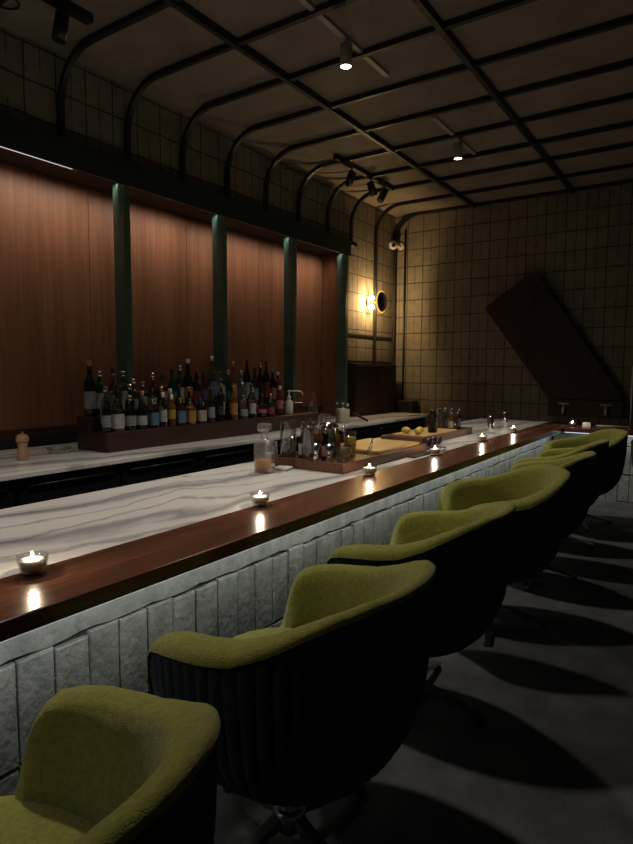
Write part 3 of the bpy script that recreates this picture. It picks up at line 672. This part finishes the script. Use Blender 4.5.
MB().ball((-.06, -.09, .01), .06, 18, 12).build('dome', M['white'], t)
MB().ball((-.03, -.135, -.005), .026, 14, 8).build('lens', M['black'], t)
# slanted timber piece on the back wall
t = thing('wall_panel', (0, 0, 0), 'slanted red brown timber panel with a foot block on the back wall', 'wall panel')
MB().prism([(-2.47, 2.075), (-1.93, 2.45), (-1.815, 2.40), (-.875, 1.01), (-.90, .97), (-1.667, .97)], 'y', YB - .14, YB - .002).build('slanted_board', M['redwood'], t, bevel=.004)
MB().box(-1.66, -.86, YB - .17, YB - .002, .77, .965, .006).build('foot_block', M['redwood'], t)
for i, x in enumerate((-1.48, -1.03)):
    t = thing('wall_tap', (x, YB - .17, .87), ['small steel tap on the left of the timber foot block', 'small steel tap on the right of the timber foot block'][i], 'tap', 'taps on the timber foot block')
    MB().tube([(0, 0, 0), (0, -.05, 0), (0, -.07, -.02), (0, -.072, -.065)], .014).build('spout', M['lampgrey'], t)
    MB().tube([(0, -.045, .0), (0, -.045, .045)], .008).build('stem', M['lampgrey'], t)
    MB().tube([(-.06, -.045, .05), (.06, -.045, .05)], .010).build('cross_handle', M['lampgrey'], t)

def spot(loc, target, energy, angle, blend, col=(1, .92, .81), size=.07):
    L = bpy.data.lights.new('track_beam', 'SPOT'); L.energy = energy; L.spot_size = R(angle); L.spot_blend = blend; L.color = col; L.shadow_soft_size = size
    o = bpy.data.objects.new('track_beam', L); C.objects.link(o); o.location = loc
    o.rotation_euler = (Vector(target) - Vector(loc)).to_track_quat('-Z', 'Y').to_euler(); return o
tl = [(5.353, 'pale ceiling track with a white can spotlight, the farther of two over the bar'), (3.386, 'pale ceiling track with a white can spotlight, the nearer of two over the bar'), (1.42, 'pale ceiling track with a white can spotlight above the near end of the bar'), (-.546, 'pale ceiling track with a white can spotlight behind the camera')]
for y, lab in tl:
    t = thing('track_light', (-2.075, y, ZC), lab, 'ceiling light', 'can spotlights on pale tracks')
    MB().box(-.018, .018, -.56, .56, -.022, 0).build('track', M['lampgrey'], t)
    MB().box(-.016, .016, -.035, .035, -.045, -.022, .003).build('adapter', M['white'], t)
    cn = MB().lathe([(.030, -.046), (.038, -.050), (.038, -.185), (.034, -.186), (.032, -.172)], n=24, capt=False).build('can', M['lampgrey'], t)
    MB().lathe([(.0335, -.181), (.001, -.1805)], n=24, capb=False, capt=False).build('lamp_face', M['lampface'], cn)
    spot((-2.075, y, ZC - .195), (-2.075 + .12, y, 0), 100 if y > 0 else 35, 94, .8)

def head(parent, base, aimd, name='spot_head'):
    b = Vector(base); d = Vector(aimd).normalized()
    MB().tube([b, b + Vector((0, 0, -.05))], .008).build('stem', M['black'], parent)
    c = b + Vector((0, 0, -.06))
    MB().tube([c - d * .03, c + d * .12], .040, 16).build(name, M['black'], parent)
t = thing('black_track', (-3.225, 5.70, ZC), 'black ceiling track with three black spotlight heads near the corner', 'ceiling light')
MB().box(-.022, .022, -.62, .62, -.05, 0).build('track', M['black'], t)
for (dy, d) in ((-.30, (-.35, .1, -.7)), (.10, (.12, .35, -.8)), (.42, (-.25, -.35, -.8))): head(t, (0, dy, -.05), d)
t = thing('black_spotlight', (-3.24, 2.13, ZC), 'black ceiling spotlight at the top left picture corner', 'ceiling light')
MB().box(-.03, .03, -.22, .22, -.05, 0).build('track', M['black'], t)
head(t, (0, .03, -.05), (-.12, -.1, -.9))
t = thing('ceiling_ring', (-3.50, 1.98, ZC), 'small dark ring hook on the ceiling at the top left edge', 'hook')
MB().tube([(.07 * math.cos(a), .07 * math.sin(a), -.02) for a in [2 * PI * k / 18 for k in range(19)]], .007).build('ring', M['black'], t)
# loose cables between the black track and the wall
for i, (ya, yb, xb) in enumerate([(5.12, 4.62, -3.70), (5.45, 4.90, -3.72), (5.9, 5.55, -3.72)]):
    pts = [(-3.225 + (xb + 3.225) * k / 10, ya + (yb - ya) * k / 10, ZC - .06 - .035 * math.sin(PI * k / 10) - .04 * k / 10) for k in range(11)]
    tag(MB().tube(pts, .004, 6).build('cable', M['black']), ['thin black cable nearest the camera between the black track and the wall', 'thin black cable in the middle between the black track and the wall', 'thin black cable furthest back between the black track and the wall'][i], 'cable', 'cables by the black track')

# ------------------------------------------------------------------ swivel chairs
def lerp_tab(tab, x):
    for (a, b), (c, d) in zip(tab, tab[1:]):
        if x <= c:
            t = (x - a) / (c - a); t = t * t * (3 - 2 * t) if False else t
            return b + (d - b) * t
    return tab[-1][1]
HT = [(0, .806), (25, .803), (40, .785), (50, .762), (62, .728), (75, .698), (88, .685), (100, .677), (110, .666), (117, .652), (121, .630), (124, .595), (126.5, .54), (129, .48), (132, .45), (140, .43), (180, .425)]
def hgt(th):
    return lerp_tab(HT, abs(th))
PR = [(.06, .235), (.12, .241), (.19, .260), (.248, .294), (.296, .342), (.330, .400), (.352, .47), (.364, .55), (.371, .64), (.375, .76), (.376, .90)]
def rad(z):
    for (a, b), (c, d) in zip(PR, PR[1:]):
        if z <= d: t = (z - b) / (d - b); return a + (c - a) * max(t, 0)
    return PR[-1][0]
def foot(a, r, e=2.2):
    ca, sa = math.cos(a), math.sin(a); k = (abs(ca) ** e + abs(sa) ** e) ** (-1 / e)
    return r * ca * k * .985, r * sa * k * .94
def make_chair():
    t = thing('swivel_chair', (0, 0, 0), 'x', 'chair', 'olive tub chairs along the bar')
    NT = 480; NF = 60
    angs = [-PI + 2 * PI * i / NT for i in range(NT)]
    # outer shell with upright channels
    vs = []; fs = []; NV = 26
    for i, a in enumerate(angs):
        h = hgt(math.degrees(a)) - .012 - .012 * min(1, max(0, (abs(math.degrees(a)) - 35) / 50))
        fl = abs(math.sin(a * NF / 2)) ** .6
        for j in range(NV + 1):
            z = .235 + (h - .235) * j / NV
            amp = .0065 * min(1, max(0, (z - .245) / .08)) * min(1, (h - z) / .03 + .35)
            r = rad(z) - amp * (1 - fl)
            x, y = foot(a, r); vs.append((x, y, z))
    W = NV + 1
    for i in range(NT):
        k = (i + 1) % NT
        for j in range(NV): fs.append((i * W + j, k * W + j, k * W + j + 1, i * W + j + 1))
    m = MB(); m.add(vs, fs, True); m.f.append(tuple(i * W for i in range(NT - 1, -1, -1))); m.smooth.append(False)
    m.build('outer_shell', M['shell'], t)
    # padded lining with a broad flat rim
    vs = []; fs = []
    for a in angs:
        d = abs(math.degrees(a)); h = hgt(d); ro = rad(h) + .003
        tt = .060 + .036 * min(1, max(0, (d - 20) / 60))
        q = min(1, max(0, (d - 35) / 50)); q = q * q * (3 - 2 * q)
        def pz(a_, b_): return h + a_ + (b_ - a_) * q
        prof_ = [(ro, pz(-.014, -.026)), (ro - .003, pz(-.004, -.014)), (ro - .010, pz(.001, -.004)), (ro - .022, pz(.001, .005)), (ro - tt * .5, pz(-.005, .010)), (ro - tt * .85, pz(-.015, .007)), (ro - tt * .97, pz(-.021, -.001)), (ro - tt * 1.06, h - .034)]
        zi = h - .034; ri = ro - tt * 1.06
        for k in range(1, 9):
            u = k / 8; z = zi + (.37 - zi) * u
            prof_.append((ri - (.02 * u + .014 * math.sin(PI * u)) * min(1, max(0, (zi - .40) / .15)), z))
        prof_n = len(prof_)
        for r, z in prof_:
            x, y = foot(a, r); vs.append((x, y, z))
    for i in range(NT):
        k = (i + 1) % NT
        for j in range(prof_n - 1): fs.append((i * prof_n + j, k * prof_n + j, k * prof_n + j + 1, i * prof_n + j + 1))
    m = MB(); m.add(vs, fs, True); m.build('padded_lining', M['olive'], t)
    # seat cushion
    vs = []; fs = []; NC = 72
    rings = [(.90, .38), (.985, .405), (1.0, .435), (.985, .46), (.93, .486), (.80, .502), (.5, .510), (.15, .512)]
    for s, z in rings:
        for i in range(NC):
            a = 2 * PI * i / NC; x, y = foot(a, .285 * s, 2.8)
            if x < 0: x *= 1.02
            vs.append((x, y, z))
    for k in range(len(rings) - 1):
        for i in range(NC): j = (i + 1) % NC; fs.append((k * NC + i, k * NC + j, k * NC + NC + j, k * NC + NC + i))
    m = MB(); m.add(vs, fs, True); m.f.append(tuple((len(rings) - 1) * NC + i for i in range(NC))); m.smooth.append(True); m.build('seat_cushion', M['olive'], t)
    # swivel base
    MB().lathe([(.055, .215), (.06, .236)], n=24).build('swivel_plate', M['blackmetal'], t)
    MB().lathe([(.030, .045), (.034, .05), (.030, .06), (.030, .216)], n=20).build('column', M['legmetal'], t)
    base = bpy.data.objects.new('star_base', MB().lathe([(.040, .060), (.045, .066), (.045, .108), (.036, .114)], n=24).build('tmp', M['legmetal']).data)
    C.objects.unlink(bpy.data.objects['tmp']); bpy.data.objects.remove(bpy.data.objects['tmp'])
    C.objects.link(base); base.parent = t
    for k in range(4):
        a = k * PI / 2
        m = MB()
        m.add([(.03, -.016, .076), (.03, .016, .076), (.03, .016, .104), (.03, -.016, .104), (.30, -.011, .016), (.30, .011, .016), (.30, .011, .030), (.30, -.011, .030)],
              [(0, 1, 2, 3), (7, 6, 5, 4), (0, 4, 5, 1), (1, 5, 6, 2), (2, 6, 7, 3), (3, 7, 4, 0)])
        m.xf(Matrix.Rotation(a, 4, 'Z')); lg = m.build('leg', M['legmetal'], base)
        MB().lathe([(.016, 0), (.018, .003), (.018, .012), (.012, .016)], (.285 * math.cos(a), .285 * math.sin(a), 0), 14).build('glide', M['rubber'], base)
    return t, base
ch0, base0 = make_chair()
chairs = [(-.86, .36, 4, 40, 'olive tub chair cut off by the lower left picture corner, its seat in view'),
          (-.905, 1.22, 0, -13, 'large olive tub chair with ribbed dark shell, second from the camera'),
          (-.945, 2.06, 2, 0, 'olive tub chair third from the camera, by the near tray'),
          (-.935, 2.96, 31, 20, 'olive tub chair fourth from the camera, halfway along the bar'),
          (-.95, 3.80, 2, 15, 'olive tub chair fifth from the camera, in front of the far tray'),
          (-.99, 4.60, -2, 12, 'olive tub chair sixth from the camera, second from the far corner'),
          (-.96, 5.38, 28, 30, 'olive tub chair seventh from the camera, in the far corner of the bar'),
          (-.26, 5.90, 92, 40, 'dark tub chair facing the far return, cut off by the right picture edge')]
for i, (x, y, rz, br, lab) in enumerate(chairs):
    if i == 0: c = ch0
    else: c = copy_tree(ch0)
    c.location = (x, y, 0); c.rotation_euler = (0, 0, R(rz if rz < 60 else -rz)); c['label'] = lab
    for ch in c.children:
        if ch.name.startswith('star_base'): ch.rotation_euler = (0, 0, R(br - rz))

# ------------------------------------------------------------------ other light of the room
w = bpy.data.worlds.new('dim room'); S.world = w; w.use_nodes = True
w.node_tree.nodes['Background'].inputs[0].default_value = (1, .93, .84, 1); w.node_tree.nodes['Background'].inputs[1].default_value = .012
L = bpy.data.lights.new('wall_light_glow', 'POINT'); L.energy = 54; L.color = (1, .63, .27); L.shadow_soft_size = .03
o = bpy.data.objects.new('wall_light_glow', L); C.objects.link(o); o.location = (XW + .13, 6.80, 2.16)

# ------------------------------------------------------------------ camera
f, p, yw, r = 594.18, 8.67e-2, .59336, -6.036e-3
cyw, sy = math.cos(yw), math.sin(yw)
fwd = Vector((-sy * math.cos(p), cyw * math.cos(p), -math.sin(p))); right = Vector((cyw, sy, 0)); down = fwd.cross(right)
c_, s_ = math.cos(r), math.sin(r)
r2 = c_ * right + s_ * down; d2 = -s_ * right + c_ * down
cam = bpy.data.cameras.new('camera'); co = bpy.data.objects.new('camera', cam); C.objects.link(co)
m3 = Matrix((r2, -d2, -fwd)).transposed(); co.matrix_world = Matrix.Translation((0, 0, 1.288)) @ m3.to_4x4()
cam.sensor_fit = 'VERTICAL'; cam.sensor_height = 36; cam.lens = f / 844 * 36; cam.clip_start = .02
S.camera = co
S.view_settings.view_transform = 'Standard'; S.view_settings.look = 'None'; S.view_settings.exposure = 0; S.view_settings.gamma = 1
S.view_settings.use_curve_mapping = False
S.cycles.use_denoising = True
S.cycles.max_bounces = 10; S.cycles.transmission_bounces = 10; S.cycles.caustics_reflective = False; S.cycles.caustics_refractive = False
S.cycles.sample_clamp_indirect = 3
